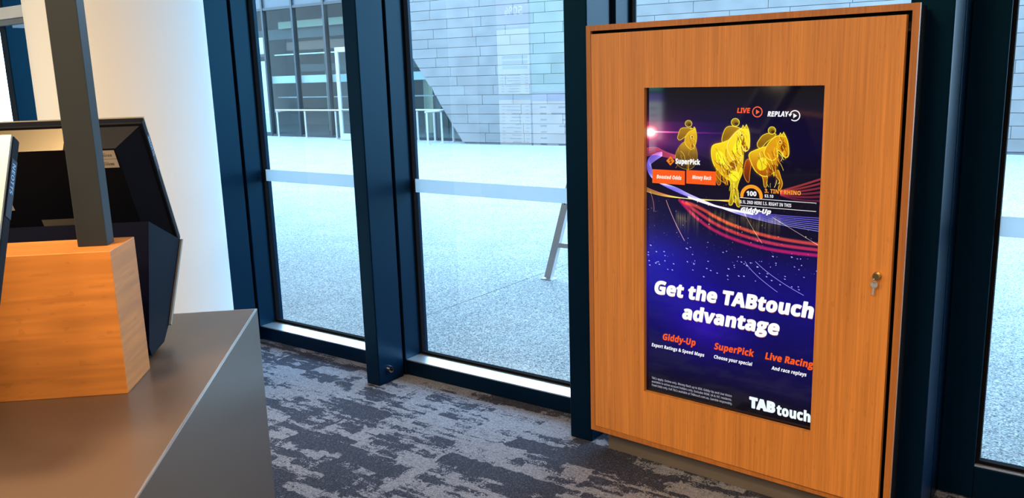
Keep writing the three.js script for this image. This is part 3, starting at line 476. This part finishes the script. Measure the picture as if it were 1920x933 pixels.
{ // glass building beyond
  const t = thing('glass_building', 'glass fronted building with dark mullions across the paving', 'building', [-20.2, 0, -16.0]);
  const xs = [-4, -2.62, -1.3, 0, 1.25, 2.5, 3.75, 5.0, 6.25, 7.5];
  const low = 3.46, top = 4.3;
  for (const x of xs) put('mullion', bx(x - 0.035, x + 0.035, 0, top, -0.1, 0.05), M.farFrame, t);
  put('transom', bx(xs[0], 7.5, low, low + 0.07, -0.08, 0.04), M.farFrame, t); put('transom', bx(xs[0], 7.5, 0, 0.06, -0.08, 0.04), M.farFrame, t);
  put('transom', bx(-1.3, 0, 2.22, 2.28, -0.06, 0.03), M.farFrame, t);
  for (let i = 0; i < xs.length - 1; i++) {
    const a = xs[i] + 0.035, b = xs[i + 1] - 0.035;
    put('pane', new THREE.PlaneGeometry(b - a, low - 0.06).translate((a + b) / 2, (low + 0.06) / 2, -0.02), M.farGlass, t);
    put('spandrel', bx(a, b, low + 0.07, top, -0.04, 0), M.spandrel, t);
  }
  // things seen through the panes
  put('interior_floor', bx(-4, 7.5, -0.01, 0.03, -4, -0.12), M.farFloor, t);
  put('roof', bx(-4, 7.5, 4.3, 4.45, -4.1, 0.05), M.farFrame, t);
  put('side_wing', bx(-14, -4.1, 0, 4.45, -4.1, 0.04), M.render, t);
  put('rear_wall', bx(-4.1, 7.5, 0, 4.3, -4.1, -4), M.farWall, t); put('end_wall', bx(-4.1, -4, 0, 4.3, -4, 0.04), M.farWall, t);
  put('white_band', bx(0, 7.5, 1.47, 1.67, -0.14, -0.11), M.bandWhite, t);
  put('bulkhead', bx(0, 7.5, 2.98, 3.17, -0.6, -0.5), M.paleGreen, t);
  put('bulkhead', bx(-1.3, 7.5, 2.7, 2.98, -0.72, -0.62), M.tealGrey, t);
  put('bulkhead', bx(0, 7.5, 2.38, 2.62, -0.84, -0.74), M.brown, t);
  put('bulkhead', bx(0, 7.5, 1.78, 1.98, -1.2, -1.1), M.tealGrey, t);
  for (const [x, w] of [[0.5, 0.18], [1.9, 0.3], [3.1, 0.2], [4.4, 0.25], [5.6, 0.2]]) put('inner_column', new THREE.CylinderGeometry(w / 2, w / 2, 3.3, 20).translate(x, 1.68, -1.8), M.paleGreen, t);
  put('white_panel', bx(-0.66, -0.06, 0.1, 2.1, -0.08, -0.06), M.white, t);
  put('white_panel', bx(-0.7, -0.06, 2.3, 2.75, -0.08, -0.06), M.white, t);
  put('thin_rail', bx(0, 7.5, 2.24, 2.27, -0.3, -0.28), M.white, t); put('thin_rail', bx(0, 7.5, 1.06, 1.09, -0.3, -0.28), M.galv, t);
}
function railing(label, pos, len, posts, extra) {
  const t = thing('handrail', label, 'handrail', pos); put('top_rail', bar([0, 0.75, 0], [len, 0.75, 0], 0.024), M.galv, t);
  for (const x of posts) { const p = put('rail_post', mergeGeometries([bar([x, 0, 0], [x, 0.72, 0], 0.024), new THREE.CylinderGeometry(0.06, 0.06, 0.02, 16).translate(x, 0.01, 0)]), M.galv, t); }
  if (extra) { put('return_rail', bar([len - 0.1, 0.75, 0], [len - 0.25, 0.75, 0.85], 0.024), M.galv, t); for (const k of [0.45, 0.95]) { const x = len - 0.1 - 0.15 * k, z = 0.85 * k; put('rail_post', mergeGeometries([bar([x, 0, z], [x, 0.73, z], 0.024), new THREE.CylinderGeometry(0.06, 0.06, 0.02, 16).translate(x, 0.01, z)]), M.galv, t); } }
}
railing('long metal handrail in front of the glass building', [-19.5, 0, -15.6], 3.2, [0.05, 1.2, 2.4]);
railing('short metal handrail with return beside the slanted cladding', [-14.45, 0, -15.75], 1.35, [0.08, 0.62, 1.2], true);
{ // open glass door leaf
  const t = thing('open_glass_door', 'open silver framed glass door leaf of the building across', 'door', [-16.75, 0, -15.42]);
  put('frame', prism(rect(0, 0.95, 0.01, 2.33), 0.05, [rect(0.1, 0.85, 0.17, 2.22)]).translate(0, 0, -0.025), M.galv, t);
  put('pane', new THREE.PlaneGeometry(0.76, 2.06).translate(0.475, 1.195, 0), M.farGlass, t);
  put('handle', mergeGeometries([bar([0.13, 0.78, 0.05], [0.6, 0.78, 0.05], 0.014), bar([0.13, 0.78, 0.05], [0.13, 0.78, 0.0], 0.014), bar([0.6, 0.78, 0.05], [0.6, 0.78, 0.0], 0.014)]), M.galv, t);
}
{ // trestle of square tube
  const t = thing('metal_trestle', 'grey square tube metal trestle standing on the paving outside', 'trestle', [-3.66, 0, -5.43]), hgt = 1.5, top = 0.443, B = 1.15;
  for (const [xa, xb] of [[0, top], [B, B - top]]) { const leg = put('leg', beam([xa, 0.01, 0], [xb, hgt, 0], 0.056, 0.045), M.galv, t); put('foot_plate', bx(xa - 0.05, xa + 0.05, 0, 0.008, -0.04, 0.04), M.steel, leg); }
  put('crossbar', bx(0.07, B - 0.07, 0.265, 0.3, -0.016, 0.016), M.galv, t); put('top_bar', bx(top - 0.02, B - top + 0.02, hgt - 0.02, hgt + 0.02, -0.02, 0.02), M.galv, t);
  for (const y of [0.62, 0.7]) put('clip', new THREE.TorusGeometry(0.014, 0.004, 8, 18, Math.PI * 1.3).rotateZ(0.6).translate(y * top / hgt, y, 0.022), M.gasket, t);
}
renderer.render(scene, camera);
